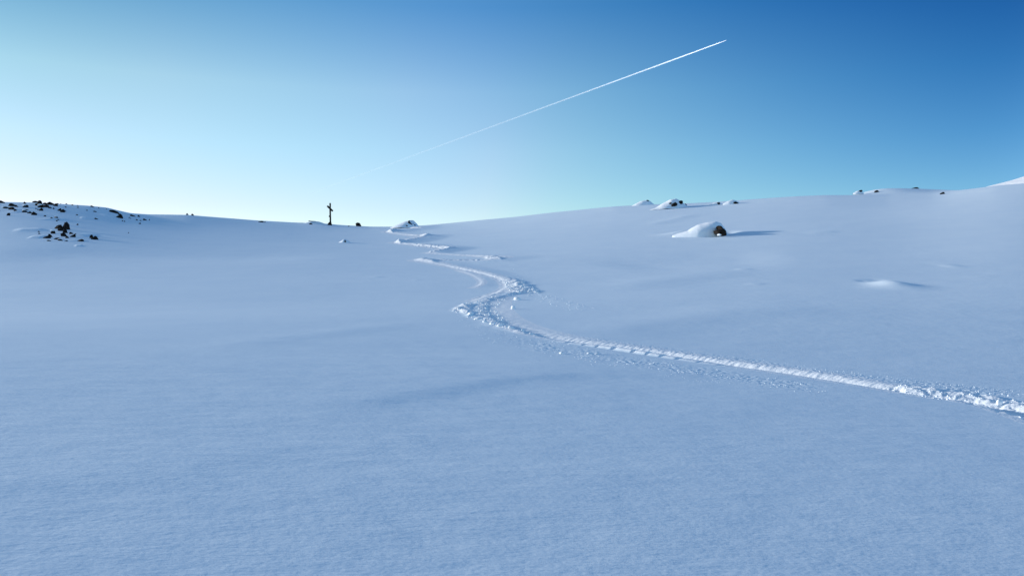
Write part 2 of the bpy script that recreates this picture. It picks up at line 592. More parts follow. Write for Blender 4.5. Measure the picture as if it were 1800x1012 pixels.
def wood_mat():
    m, nt, p = new_mat('weathered_wood')
    co = nt.nodes.new('ShaderNodeTexCoord')
    mp = nt.nodes.new('ShaderNodeMapping'); mp.inputs['Scale'].default_value = (14, 14, 1.2)
    nt.links.new(co.outputs['Object'], mp.inputs[0])
    f = noise_node(nt, 2, 5, mp.outputs[0])
    r = nt.nodes.new('ShaderNodeValToRGB')
    r.color_ramp.elements[0].color = (.006, .005, .004, 1)
    r.color_ramp.elements[1].color = (.022, .016, .012, 1)
    nt.links.new(f, r.inputs[0]); nt.links.new(r.outputs[0], p.inputs['Base Color'])
    p.inputs['Roughness'].default_value = .85
    p.inputs['Specular IOR Level'].default_value = .15
    b = nt.nodes.new('ShaderNodeBump'); b.inputs['Distance'].default_value = .01
    nt.links.new(f, b.inputs['Height']); nt.links.new(b.outputs[0], p.inputs['Normal'])
    return m


M_WOOD = wood_mat()


# ------------------------------------------------------------------ mesh helpers
def mesh_np(name, verts, faces, mat, normals=None):
    """faces: (n,4) array, triangles repeat nothing (n,3) also accepted"""
    me = bpy.data.meshes.new(name)
    k = faces.shape[1]
    me.vertices.add(len(verts)); me.vertices.foreach_set('co', np.ascontiguousarray(verts, np.float32).ravel())
    me.loops.add(faces.size); me.loops.foreach_set('vertex_index', np.ascontiguousarray(faces, np.int32).ravel())
    me.polygons.add(len(faces))
    me.polygons.foreach_set('loop_start', np.arange(0, faces.size, k, dtype=np.int32))
    me.polygons.foreach_set('use_smooth', np.ones(len(faces), bool))
    me.update(calc_edges=True)
    me.validate()
    if normals is not None:
        me.normals_split_custom_set_from_vertices(normals.astype(np.float32).tolist())
    me.materials.append(mat)
    o = bpy.data.objects.new(name, me)
    COL.objects.link(o)
    return o


def link(name, me, parent=None, loc=None):
    o = bpy.data.objects.new(name, me)
    COL.objects.link(o)
    if parent is not None:
        o.parent = parent
    if loc is not None:
        o.location = loc
    return o


def empty(name, loc):
    o = bpy.data.objects.new(name, None)
    o.empty_display_size = .3
    COL.objects.link(o)
    o.location = loc
    return o


def tag(o, label=None, cat=None, group=None, kind=None):
    if label: o['label'] = label
    if cat: o['category'] = cat
    if group: o['group'] = group
    if kind: o['kind'] = kind
    return o


# ------------------------------------------------------------------ snow slope: coarse fan with 4x finer cells round the track
U0, U1, DU = -.80, .80, .004
ucols = np.concatenate([np.array([-30, -12, -6, -4, -2.8, -2.1, -1.7, -1.4, -1.2, -1.06, -.98, -.92, -.87, -.83]), np.arange(U0, U1 + 1e-6, DU),
                        np.array([.83, .87, .92, .98, 1.06, 1.2, 1.4, 1.7, 2.1, 2.8, 4, 6, 12, 30])])
yrows = np.concatenate([np.array([-3000, -600, -120, -40, -12, -3]), np.arange(.6, 3, .2), np.arange(3, 12, .12), np.arange(12, 32, .14), np.arange(32, 60, .24),
                        np.arange(60, 176, .55), np.array([178, 182, 188, 196, 206, 220, 240, 300, 500, 1200, 4000, 20000])])
nc, nr = len(ucols), len(yrows)


def fan_xy(u, y):
    """fan: x spreads with distance but never closes to a point"""
    s = np.where(y > 2, y, np.maximum(2 + 0 * y, np.abs(y) * .9 + .2))
    return u * s, y


UU, YY = np.meshgrid(ucols, yrows)
XX, _ = fan_xy(UU, YY)
Zb, Mk = height(XX.ravel(), YY.ravel())
Zb = Zb.reshape(XX.shape); Mk = Mk.reshape(XX.shape)
# which coarse cells lie near the track or a sharp feature
need = np.zeros(XX.shape, bool)
xr, yr = XX.ravel(), YY.ravel()
nd = np.zeros(xr.shape, bool)
for T in TRACKS:
    m = in_box(T[:, :2], 5.5, xr, yr)
    d, s, L = seg_dist(T[:, :2], xr[m], yr[m])
    nd[m] |= np.abs(d) < np.interp(yr[m], [10, 40, 60, 75, 170], [1.1, 1.8, 2.6, 4.5, 5.0])
for P, lift, ro, sc, ed, rmp, offs in ROUGH:
    m = in_box(P, 3, xr, yr)
    nd[m] |= poly_sd(P, xr[m], yr[m]) > -.5
for px0, px1, py0, py1 in [(1180, 1300, 395, 425), (1480, 1625, 482, 512), (0, 180, 376, 436)]:
    a = (xr / np.maximum(yr, 1)) * F + 900; b = 506 - (Zb.ravel() - CAMZ) / np.maximum(yr, 1) * F
    nd |= (a > px0) & (a < px1) & (b > py0) & (b < py1) & (yr > 10) & (yr < 160)
need = nd.reshape(XX.shape)
cell = need[:-1, :-1] | need[1:, :-1] | need[:-1, 1:] | need[1:, 1:]
cell[:20] = False; cell[:, :14] = False; cell[:, -14:] = False
K = 4
# interior flag of coarse vertices
inter = np.zeros((nr, nc))
inter[1:-1, 1:-1] = cell[:-1, :-1] & cell[1:, :-1] & cell[:-1, 1:] & cell[1:, 1:]
# coarse heights: without track carving where the vertex is not interior
Z0 = height(XX.ravel(), YY.ravel(), False).reshape(XX.shape)
Zc = np.where(inter > 0, Zb, Z0)
# fine grid
uf = np.concatenate([np.linspace(ucols[i], ucols[i + 1], K, endpoint=False) for i in range(nc - 1)] + [ucols[-1:]])
yf = np.concatenate([np.linspace(yrows[i], yrows[i + 1], K, endpoint=False) for i in range(nr - 1)] + [yrows[-1:]])
fc = np.repeat(np.repeat(cell, K, 0), K, 1)
vid = np.full((len(yf), len(uf)), -1, np.int64)
used = np.zeros((len(yf), len(uf)), bool)
used[:-1, :-1] |= fc; used[1:, :-1] |= fc; used[:-1, 1:] |= fc; used[1:, 1:] |= fc
fr, fcx = np.nonzero(used)
fu, fy = uf[fcx], yf[fr]
fx, _ = fan_xy(fu, fy)
fz, fm = height(fx, fy)
ci, cj = np.minimum(fr // K, nr - 2), np.minimum(fcx // K, nc - 2)
ty, tx = (fr - ci * K) / K, (fcx - cj * K) / K


def bil(A):
    return (A[ci, cj] * (1 - tx) + A[ci, cj + 1] * tx) * (1 - ty) + (A[ci + 1, cj] * (1 - tx) + A[ci + 1, cj + 1] * tx) * ty


wgt = np.clip(bil(inter), 0, 1)
wgt = sstep(0, 1, wgt)
fz = fz * wgt + bil(Zc) * (1 - wgt)
vid[fr, fcx] = np.arange(len(fr)) + nr * nc
# faces of the coarse grid
ii, jj = np.nonzero(~cell)
cv = lambda i, j: i * nc + j
Fc = np.stack([cv(ii, jj), cv(ii, jj + 1), cv(ii + 1, jj + 1), cv(ii + 1, jj)], 1)
ii, jj = np.nonzero(fc)
Ff = np.stack([vid[ii, jj], vid[ii, jj + 1], vid[ii + 1, jj + 1], vid[ii + 1, jj]], 1)
V = np.vstack([np.stack([XX.ravel(), YY.ravel(), Zc.ravel()], 1), np.stack([fx, fy, fz], 1)])
FA = np.vstack([Fc, Ff])
# vertex normals of the joined surface; along the seam coarse and fine twins get the same one
e1 = V[FA[:, 2]] - V[FA[:, 0]]; e2 = V[FA[:, 3]] - V[FA[:, 1]]
fn = np.cross(e1, e2)
VN = np.zeros(V.shape)
for k in range(4):
    for a in range(3):
        VN[:, a] += np.bincount(FA[:, k], fn[:, a], len(V))
twin = (fr % K == 0) & (fcx % K == 0)
cidx = (fr[twin] // K) * nc + fcx[twin] // K
fidx = vid[fr[twin], fcx[twin]]
sN = VN[cidx] + VN[fidx]
VN[cidx] = sN; VN[fidx] = sN
ln = np.linalg.norm(VN, axis=1, keepdims=True)
VN = np.where(ln > 1e-12, VN / np.maximum(ln, 1e-12), np.array([0, 0, 1.]))
# on the seam itself interpolate the coarse normals
onb = (wgt < 1e-6)
cN = VN[:nr * nc].reshape(nr, nc, 3)
bn = np.stack([bil(cN[:, :, a]) for a in range(3)], 1)
bn /= np.linalg.norm(bn, axis=1, keepdims=True) + 1e-9
idx = np.nonzero(onb)[0] + nr * nc
VN[idx] = bn[onb]

fmG = np.zeros(used.shape, bool); fmG[fr, fcx] = fm > .5
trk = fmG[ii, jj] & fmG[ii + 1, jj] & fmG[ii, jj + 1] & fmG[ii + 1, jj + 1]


def submesh(name, faces, mat):
    ids, inv = np.unique(faces, return_inverse=True)
    return mesh_np(name, V[ids], inv.reshape(faces.shape), mat, VN[ids])


slope = submesh('snow_slope', np.vstack([Fc, Ff[~trk]]), M_SNOW)
tag(slope, 'smooth blue white snowfield rising to a low ridge', kind='structure')
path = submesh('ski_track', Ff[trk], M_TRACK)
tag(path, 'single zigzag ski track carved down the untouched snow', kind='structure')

# lookup of finished ground height
def hz(x, y):
    z, _ = height(np.array([float(x)]), np.array([float(y)]))
    return float(z[0])


# ------------------------------------------------------------------ rocks
def rock_mesh(seed, sub=2):
    bm = bmesh.new()
    bmesh.ops.create_icosphere(bm, subdivisions=sub, radius=1)
    rg = random.Random(seed)
    planes = []
    sh_ = rg.uniform(-.45, .45)
    for _ in range(9):
        n = Vector((rg.uniform(-1, 1), rg.uniform(-1, 1), rg.uniform(-.6, 1))).normalized()
        planes.append((n, rg.uniform(.55, .9)))
    for v in bm.verts:
        c = v.co.copy()
        for n, d in planes:
            k = c.dot(n)
            if k > d:
                c -= n * (k - d)
        c *= 1 + rg.uniform(-.15, .13)
        c.x += sh_ * c.z
        v.co = c
    zs = [v.co.z for v in bm.verts]; xs = [v.co.x for v in bm.verts]
    hz_, hx = max(zs), max(max(xs), -min(xs))
    for v in bm.verts:
        v.co.z /= hz_; v.co.x /= hx
    me = bpy.data.meshes.new('rock')
    bm.to_mesh(me); bm.free()
    me.materials.append(M_ROCK)
    return me


ROCKS = [rock_mesh(11 + i) for i in range(10)]


def cap_mesh(seed):
    """a thin pillow of snow for the top of a rock"""
    bm = bmesh.new()
    bmesh.ops.create_icosphere(bm, subdivisions=3, radius=1)
    rg = random.Random(seed)
    ph = [rg.uniform(0, 6) for _ in range(4)]
    for v in bm.verts:
        a = math.atan2(v.co.y, v.co.x)
        k = 1 + .16 * math.sin(2 * a + ph[0]) + .10 * math.sin(3 * a + ph[1])
        v.co.x *= k; v.co.y *= k
        if v.co.z < 0:
            v.co.z *= .35
    for f in bm.faces:
        f.smooth = True
    me = bpy.data.meshes.new('snow_cap')
    bm.to_mesh(me); bm.free()
    me.materials.append(M_CAP)
    return me


CAPS = [cap_mesh(5 + i) for i in range(3)]
rg = random.Random(3)


def place_rock(x0, y0, x1, y1, label, group=None, name='rock', cap=None, mesh=None, far=None, rot=None, depth=.7, fat=1.0):
    """a rock whose visible part fills the photo box, standing on the terrain"""
    cx, w, h = (x0 + x1) / 2, x1 - x0, y1 - y0
    gx, gy = ground(cx, y1 - .15 * h)
    if far:
        gy = far; gx = (cx - 900) / F * gy
    gz = hz(gx, gy)
    sw = w * gy / F / 2; shh = h * gy / F
    me = mesh or rg.choice(ROCKS)
    rz = rot if rot is not None else rg.choice([0, math.pi]) + rg.uniform(-.25, .25)
    if cap:
        root = empty(name, (gx, gy, gz))
        rk = link('stone', me, root, (0, 0, -.12 * shh))
        rk.scale = (sw, sw * depth, shh * 1.0); rk.rotation_euler.z = rz
        cp = link('snow_cap', rg.choice(CAPS), root, (sw * cap[0], -sw * .1, shh * cap[1]))
        cp.scale = (sw * cap[2], sw * cap[2] * .6, shh * cap[3])
        cp.rotation_euler.y = cap[4] if len(cap) > 4 else 0
    else:
        root = link(name, me, None, (gx, gy, gz - .12 * shh))
        root.scale = (sw * 1.08 * fat, sw * depth, shh * 1.12 * fat)
        root.rotation_euler.z = rz
    tag(root, label, 'rock', group)
    return root


def c5(b): return (b[0] / 9.2, 330 + b[1] / 9.2, b[2] / 9.2, 330 + b[3] / 9.2)
def c6(b): return (150 + b[0] / 10.12, 340 + b[1] / 10.12, 150 + b[2] / 10.12, 340 + b[3] / 10.12)
def c2(b): return (300 + b[0] / 5, 330 + b[1] / 5, 300 + b[2] / 5, 330 + b[3] / 5)


GL = 'rocks breaking through the snow on the left shoulder'
BIG5 = [
    ((2, 220, 76, 252), 'dark rock on the skyline at the left edge of the picture'),
    ((384, 236, 426, 264), 'small upright dark rock alone on the skyline near the left edge'),
    ((545, 223, 632, 246), 'thin dark slab topping the tallest rock pile on the left skyline'),
    ((595, 232, 668, 290), 'steep black rock under the slab of the tallest skyline pile'),
    ((600, 270, 705, 326), 'largest black rock at the heart of the skyline pile at left'),
    ((680, 288, 776, 318), 'low wedge rock reaching right from the tallest skyline pile'),
    ((574, 266, 625, 292), 'small rock tucked left of the tallest skyline pile'),
    ((700, 252, 782, 276), 'flat dark rock just right of the tallest skyline pile'),
    ((780, 247, 860, 284), 'dark block rock third along the skyline right of the tall pile'),
    ((858, 266, 930, 302), 'dark pointed rock ending the skyline row right of the tall pile'),
    ((25, 300, 146, 331), 'long flat dark rock near the left edge below the skyline'),
    ((145, 266, 246, 302), 'gabled dark rock above the long flat rock at the left edge'),
    ((245, 284, 292, 312), 'small rock at the right foot of the gabled rock'),
    ((350, 278, 470, 319), 'triangular rock midway between the left edge and the tall skyline pile'),
    ((150, 320, 250, 352), 'low brown black rock under the gabled rock at left'),
    ((226, 357, 280, 379), 'small flat rock left of the lit snow streak on the left shoulder'),
    ((350, 355, 450, 396), 'dark rock heading the slanting chain of three on the left shoulder'),
    ((440, 386, 502, 412), 'small middle rock of the slanting chain on the left shoulder'),
    ((500, 400, 582, 442), 'rounded black rock ending the slanting chain on the left shoulder'),
    ((106, 418, 156, 452), 'lone small dark rock lowest beside the left edge'),
    ((625, 334, 690, 371), 'small dark rock right below the tallest skyline pile'),
    ((930, 344, 985, 374), 'dark rock upper half of the slanting pair below the skyline'),
    ((980, 360, 1035, 399), 'dark rock lower half of the slanting pair below the skyline'),
    ((875, 470, 956, 497), 'dark rock on the small sunlit drift above the central rock cluster'),
    ((885, 620, 1012, 668), 'long black slab on the left of the central rock cluster'),
    ((1040, 574, 1112, 612), 'tilted black slab crowning the central rock cluster'),
    ((1028, 590, 1142, 688), 'tallest black boulder of the central rock cluster on the left shoulder'),
    ((945, 662, 1052, 704), 'jagged rock in the middle of the central cluster below the long slab'),
    ((1018, 686, 1090, 737), 'dark rock hanging lowest under the tallest cluster boulder'),
    ((812, 684, 908, 746), 'leaning black rock left of and below the central cluster'),
    ((708, 782, 812, 815), 'wide black rock at the lower left of the central cluster'),
    ((778, 760, 838, 798), 'peaked rock leaning on the wide rock lower left of the cluster'),
    ((998, 746, 1082, 788), 'wedge shaped rock below the central cluster, above a smaller one'),
    ((1050, 786, 1107, 812), 'small rock just under the wedge shaped rock of the cluster'),
    ((870, 810, 950, 832), 'thin flat rock at left of the lowest row of the cluster'),
    ((925, 820, 1022, 852), 'long low rock in the middle of the lowest row of the cluster'),
    ((1258, 838, 1352, 864), 'separate flat oval rock right of the lowest cluster row'),
    ((1120, 730, 1182, 756), 'small flat rock right of the wedge rock, the upper of a pair'),
    ((1138, 764, 1212, 798), 'slanting flat rock right of the wedge rock, the lower of a pair'),
]
SMALL5 = [(915, 252, 950, 269), (965, 257, 992, 267), (1055, 254, 1095, 270), (1140, 271, 1190, 286), (1230, 283, 1270, 293), (350, 344, 460, 359),
          (0, 354, 8, 371), (560, 325, 600, 341), (594, 345, 622, 358), (775, 310, 850, 333), (850, 320, 882, 346), (1038, 368, 1070, 386), (1050, 307, 1082, 321),
          (1240, 313, 1272, 327), (1225, 427, 1266, 443), (700, 443, 750, 461), (808, 487, 852, 505), (913, 505, 956, 517), (908, 522, 936, 541), (1234, 579, 1266, 603),
          (760, 840, 826, 858), (1040, 845, 1092, 861), (1194, 750, 1236, 766), (610, 700, 650, 717), (618, 727, 656, 747)]
BIG6 = [
    ((80, 216, 156, 244), 'dark oval rock alone on the falling part of the left skyline'),
    ((404, 300, 585, 346), 'long low rock under the falling left skyline, above the undercut rock'),
    ((538, 396, 672, 445), 'black pointed rock lower half of the pair beside a sunlit streak'),
    ((578, 360, 655, 390), 'black slab roof of the pair beside a sunlit streak'),
    ((640, 378, 670, 430), 'black upright rock joining slab and pointed rock at right'),
    ((800, 380, 892, 413), 'arched brownish rock at the right end of the left shoulder'),
    ((925, 390, 976, 419), 'small brownish rock right of the arched rock'),
    ((1030, 450, 1096, 482), 'farthest right dark rock of the left shoulder scatter'),
    ((68, 738, 150, 800), 'upper left half of the long black rock in the sunlit drift'),
    ((110, 758, 250, 824), 'long black rock slanting across its own sunlit drift at left'),
]
SMALL6 = [(220, 242, 251, 261), (360, 273, 391, 283), (140, 311, 202, 331), (165, 434, 229, 459), (15, 292, 41, 309), (765, 419, 791, 441), (795, 434, 816, 448),
          (890, 459, 936, 479), (965, 473, 999, 489), (1127, 457, 1151, 481), (644, 477, 673, 497), (682, 487, 709, 505), (945, 524, 986, 546), (759, 689, 781, 711)]
i = 0
for b, lb in BIG5:
    i += 1
    cap = None
    if i in (5, 11, 14, 17, 24, 30, 36):
        cap = (-.15, .72, .62, .34)
    place_rock(*c5(b), lb, GL, cap=cap, fat=1.28)
LAB5 = ['tiny flat stone on the skyline just right of the pointed end rock',
        'very thin stone on the skyline, second right of the pointed end rock',
        'small dark stone on the skyline midway down the left shoulder',
        'flat sliver of rock on the sloping left skyline before the oval rock',
        'faint flat stone on the skyline nearest to the oval rock, at its left',
        'thin flat stone directly above the head of the slanting chain',
        'sliver of dark rock cut by the left picture edge',
        'flat stone left of the small rocks under the tall skyline pile',
        'tiny stone between the flat stone and the small rock under the tall pile',
        'thin flat stone below the block rock of the skyline row',
        'small stone touching the right of the thin flat stone under the block rock',
        'tiny stone at the right tip of the slanting pair',
        'tiny stone in plain snow above the right tip of the slanting pair',
        'small stone high on the left shoulder below the flat skyline slivers',
        'flat grey stone alone halfway down the right of the left shoulder',
        'small flat stone between the slanting chain and the drift with a rock',
        'small stone at the left end of the drift above the central cluster',
        'small stone right under the dark rock of the drift above the cluster',
        'lowest tiny stone below the drift above the central cluster',
        'tiny lone stone to the upper right of the tallest cluster boulder',
        'thin stone at the lower left end of the lowest cluster row',
        'small flat stone closing the lowest cluster row at right',
        'tiny stone right of the upper stone of the flat pair',
        'upper of two tiny stones left of the central cluster',
        'lower of two tiny stones left of the central cluster']
for b, lb in zip(SMALL5, LAB5):
    place_rock(*c5(b), lb, 'small stones on the left shoulder', name='small_rock')
for b, lb in BIG6:
    place_rock(*c6(b), lb, GL)
LAB6 = ['small stone on the falling skyline right of the oval rock',
        'faintest stone on the falling skyline above the long low rock',
        'thin flat stone below the oval skyline rock',
        'small flat stone lower down, under the thin flat stone',
        'tiny stone far left below the oval skyline rock',
        'tiny stone just below left of the arched rock',
        'tiny stone just below the middle of the arched rock',
        'small flat stone below right of the arched rock',
        'tiny stone left of the farthest right dark rock',
        'tiny stone touching the far end of the scatter at right',
        'left one of two tiny stones below the upright black rock',
        'right one of two tiny stones below the upright black rock',
        'pale faint stone lowest under the right scatter',
        'single dark speck of stone in open snow below the scatter']
for b, lb in zip(SMALL6, LAB6):
    place_rock(*c6(b), lb, 'small stones right of the left shoulder', name='small_rock')

GR = 'rocks along the ridge near the cross'
for b, lb in [((134, 222, 159, 238), 'left one of two small rocks on the skyline between shoulder and cross'),
              ((180, 231, 208, 247), 'right one of two small rocks on the skyline between shoulder and cross'),
              ((768, 294, 815, 306), 'flat dark rock on the ridge left of the cross'),
              ((820, 298, 833, 306), 'tiny stone beside the flat rock left of the cross'),
              ((1214, 311, 1252, 325), 'dark rock under the snow drift just left of the cross'),
              ((1298, 303, 1332, 315), 'dark rock between the drift and the foot of the cross'),
              ((1555, 334, 1570, 342), 'tiny stone on the ridge between the cross and the round boulder'),
              ((1627, 311, 1683, 344), 'rounded black boulder on the skyline right of the cross')]:
    place_rock(*c2(b), lb, GR)

# ------------------------------------------------------------------ the summit cross
cxp, cyy = ground(580.5, 396.5)
cyy = 150.0
cxp = (580.5 - 900) / F * cyy
czb = hz(cxp, cyy)
S = cyy / F
zt = CAMZ + (506 - 357) * S
zb = CAMZ + (506 - 394) * S
root = empty('wooden_cross', (cxp, cyy, czb))
tag(root, 'tall dark wooden summit cross with a slanting crossbeam on the ridge', 'cross')


def beam(name, p0, p1, wx, wy, parent, mat, seed=0, taper=.9, n=6):
    p0, p1 = Vector(p0), Vector(p1)
    d = (p1 - p0); L = d.length; d.normalize()
    q = d.to_track_quat('Z', 'Y')
    rr = random.Random(seed)
    bm = bmesh.new(); rings = []
    for i in range(n + 1):
        t = i / n
        s = 1 + (taper - 1) * t
        off = Vector((rr.uniform(-.012, .012), rr.uniform(-.012, .012), 0))
        ring = []
        for ax, ay in ((-1, -.7), (-.7, -1), (.7, -1), (1, -.7), (1, .7), (.7, 1), (-.7, 1), (-1, .7)):
            ring.append(bm.verts.new(p0 + q @ (Vector((ax * wx * s, ay * wy * s, t * L)) + off)))
        rings.append(ring)
    for a, b in zip(rings[:-1], rings[1:]):
        for k in range(8):
            bm.faces.new((a[k], a[(k + 1) % 8], b[(k + 1) % 8], b[k]))
    bm.faces.new(rings[0][::-1]); bm.faces.new(rings[-1])
    me = bpy.data.meshes.new(name); bm.to_mesh(me); bm.free()
    me.materials.append(mat)
    return link(name, me, parent)


hpost = zt - czb
beam('post', (0.05, 0, -.4), (-.03, 0, hpost), .155, .14, root, M_WOOD, 1, .9, 8)
beam('crossbeam', ((575.6 - 580.3) * S, -.16, CAMZ + (506 - 362.3) * S - czb), ((585.0 - 580.3) * S, -.16, CAMZ + (506 - 371.2) * S - czb), .19, .16, root, M_WOOD, 2, 1.0, 4)
beam('plaque', (-.09, -.17, CAMZ + (506 - 381.8) * S - czb), (-.09, -.17, CAMZ + (506 - 379.0) * S - czb), .13, .05, root, M_WOOD, 3, 1.0, 2)
beam('brace', (.22, -.1, -.1), (.03, -.13, .95), .05, .05, root, M_WOOD, 4, 1.0, 3)
place_rock(575.3, 389, 583.8, 395.5, 'dark rocks heaped round the foot of the cross', GR, far=149.3)
# weathered pole lying on the drift by the cross
px0, pz0 = (543 - 900) / F * 149.5, CAMZ + (506 - 388.4) * 149.5 / F
root = empty('fallen_pole', (px0, 149.5, pz0))
tag(root, 'dark weathered pole lying on the snow drift left of the cross', 'pole')
beam('shaft', (0, 0, 0), (12.5 * S, -.1, -.10), .05, .05, root, M_WOOD, 6, .7, 5)
beam('broken_end', (-.05, 0, 0), (.28, 0, .0), .085, .075, root, M_WOOD, 7, .8, 2)


# ------------------------------------------------------------------ snow drifts and snow-capped boulders
def drift_mesh(name, prof, L, Dp, seed, nu=72, nv=28):
    """prof: list of (t 0..1, height m); a mound whose ridge follows prof, falling off front and back"""
    ts = np.array([p[0] for p in prof]); hs = np.array([p[1] for p in prof])
    Uq, Vq = np.meshgrid(np.linspace(0, 1, nu), np.linspace(-1, 1, nv))
    h = np.interp(Uq, ts, hs)
    kk = np.exp(-np.linspace(-2, 2, 7) ** 2); kk /= kk.sum()
    h = np.apply_along_axis(lambda r: np.convolve(np.pad(r, 3, 'edge'), kk, 'valid'), 1, h)
    widthk = np.sqrt(np.clip(np.sin(np.pi * np.clip(Uq * .94 + .03, 0, 1)), 0.02, 1))
    X = (Uq - .5) * L
    Y = Vq * Dp * widthk
    z = (h + .25) * np.clip(1 - np.abs(Vq) ** 2.2, 0, 1) - .25
    z += .06 * h.max() * perlin(X / (L * .2) + seed, Y / (L * .15), 40 + seed)
    v = np.stack([X.ravel(), Y.ravel(), z.ravel()], 1)
    i_, j_ = np.meshgrid(np.arange(nv - 1), np.arange(nu - 1), indexing='ij')
    i_, j_ = i_.ravel(), j_.ravel()
    f = np.stack([i_ * nu + j_, i_ * nu + j_ + 1, (i_ + 1) * nu + j_ + 1, (i_ + 1) * nu + j_], 1)
    o = mesh_np(name, v, f, M_CAP)
    return o


def mound(x0, x1, ytop, ybase, label, prof, rocks, name='snow_mound', Dp=None, seed=0, far=None, cat='snow mound', group='snow mounds'):
    """px extents; prof heights are fractions of (ybase - ytop); rocks: photo boxes"""
    cx = (x0 + x1) / 2
    if far:
        gy = far; gx = (cx - 900) / F * gy
    else:
        gx, gy = ground(cx, ybase)
    s = gy / F
    L = (x1 - x0) * s
    H = (ybase - ytop) * s
    gz = CAMZ + (506 - ybase) * s if not far else CAMZ + (506 - ybase) * s
    root = empty(name, (gx, gy, gz))
    tag(root, label, cat, group)
    d = drift_mesh('snow_cover', [(t, v * H) for t, v in prof], L, Dp or L * .28, seed)
    d.parent = root
    # follow the ground: shear the drift so that its two ends meet the slope
    za, zb_ = hz(gx - L / 2, gy), hz(gx + L / 2, gy)
    d.rotation_euler.y = -math.atan2((zb_ - za), L) * .6
    for (a, b, c, e), nm in rocks:
        rx = ((a + c) / 2 - cx) * s; rz = (ybase - e) * s
        hh_ = max(.2, float(np.interp(rx / L + .5, [t for t, v in prof], [v for t, v in prof])) * H)
        fr0 = min(.96, max(0, (rz + .25) / (hh_ + .25)))
        wk_ = math.sqrt(max(.02, math.sin(math.pi * min(1, max(0, (rx / L + .5) * .94 + .03)))))
        nm = wk_ * (1 - fr0) ** (1 / 2.2)
        k = link('stone', rg.choice(ROCKS), root, (rx, -(Dp or L * .28) * nm, rz))
        k.scale = ((c - a) * s / 2 * 1.1, (c - a) * s * .4, (e - b) * s * .85)
        k.rotation_euler.z = rg.uniform(-.3, .3)
    return root


def c8(b): return (1080 + b[0] / 5, 320 + b[1] / 5, 1080 + b[2] / 5, 320 + b[3] / 5)
def cs(b): return (660 + b[0] / 15, 375 + b[1] / 15, 660 + b[2] / 15, 375 + b[3] / 15)
def cr(b): return (1440 + b[0] / 4.217, 290 + b[1] / 4.217, 1440 + b[2] / 4.217, 290 + b[3] / 4.217)


mound(1108, 1152, 351.5, 361, 'small pointed snow mound with one dark stone on top, leftmost on the right ridge', [(0, -.15), (.2, .35), (.45, .8), (.65, 1), (.78, .75), (1, -.1)],
      [(c8((276, 158, 302, 167)), .1)], seed=1, far=137)
mound(1136, 1212, 350, 366, 'broad snow mound carrying two black stones on the right ridge', [(0, -.2), (.2, .1), (.42, .62), (.56, .95), (.7, 1), (.82, .62), (1, -.1)],
      [(c8((480, 180, 537, 209)), .78), (c8((543, 162, 594, 188)), .35), (c8((604, 189, 638, 207)), .75), (c8((465, 185, 490, 196)), .75)], seed=2, far=124.5)
mound(1246, 1270, 354.6, 358.8, 'lowest little snow mound with a thin dark stone on the right ridge', [(0, -.2), (.4, .6), (.7, 1), (1, -.1)], [(c8((896, 180, 926, 190)), .4)], seed=3, far=123)
mound(1270, 1302, 351, 358, 'small rounded snow mound with a dark stone at its right end on the ridge', [(0, 0), (.3, .7), (.55, 1), (.75, .7), (1, -.1)], [(c8((1035, 171, 1080, 189)), .5)], seed=4, far=121.5)
mound(685, 738, 387.3, 399.5, 'snow mound with dark stones down its right side, standing above the start of the track', [(0, -.1), (.2, .3), (.5, .8), (.68, 1), (.8, .95), (.9, .5), (1, -.1)],
      [(cs((878, 192, 932, 232)), .3), (cs((893, 228, 972, 277)), .5), (cs((968, 283, 1002, 312)), .6), (cs((1004, 268, 1028, 287)), .3), (cs((838, 326, 888, 346)), .9),
       (cs((1030, 300, 1086, 326)), .2)], seed=5, far=150, Dp=2.4)
mound(515, 582, 388.3, 396, 'low snow drift banked against the left side of the cross', [(0, -.1), (.25, .35), (.5, .95), (.68, .9), (.85, .45), (1, -.1)], [], seed=6, far=150.5, Dp=1.6)
mound(594, 618, 420.3, 426.5, 'little sunlit snow mound with a dark dot, alone in front of the ridge', [(0, -.1), (.25, .5), (.45, 1), (.7, .75), (1, -.1)], [((606.8, 421.5, 610, 425), .8)], seed=7, Dp=.8)
mound(1499, 1518, 334.4, 339, 'tiny snow mound with a stone on the far pale hump at right', [(0, -.1), (.4, .7), (.75, 1), (1, -.1)], [(cr((290, 184, 317, 195)), .5)], seed=8, far=124)
for b, lb, fr_ in [((404, 183, 449, 199), 'dark flat stone on the far hump, left of the middle', 124),
                   ((673, 172, 740, 183), 'pale brown flat stone on top of the far hump at right', 129),
                   ((774, 180, 787, 186), 'tiny stone right of the pale flat stone on the far hump', 129),
                   ((844, 182, 882, 195), 'dark stone near the right end of the far hump', 127),
                   ((892, 202, 935, 217), 'dark flat rock where the far hump meets the near crest', None)]:
    q = cr(b)
    r_ = place_rock(*q, lb, 'stones on the far hump', far=fr_)
    if fr_:
        s_ = fr_ / F
        r_.location.z = CAMZ + (506 - q[3]) * s_ - .05
        r_.scale.z *= 1.6 if fr_ == 129 else .8

# the big boulder buried under snow, with its dark hollow
bx0, bx1, btop, bbase = 1183, 1281, 387.5, 417.0
gx, gy = ground(1240, 413)
s = gy / F
cz = CAMZ + (506 - 416.5) * s
root = empty('snow_covered_boulder', (gx, gy, cz))
tag(root, 'large boulder under a thick sunlit cap of snow, its dark side bare', 'boulder')


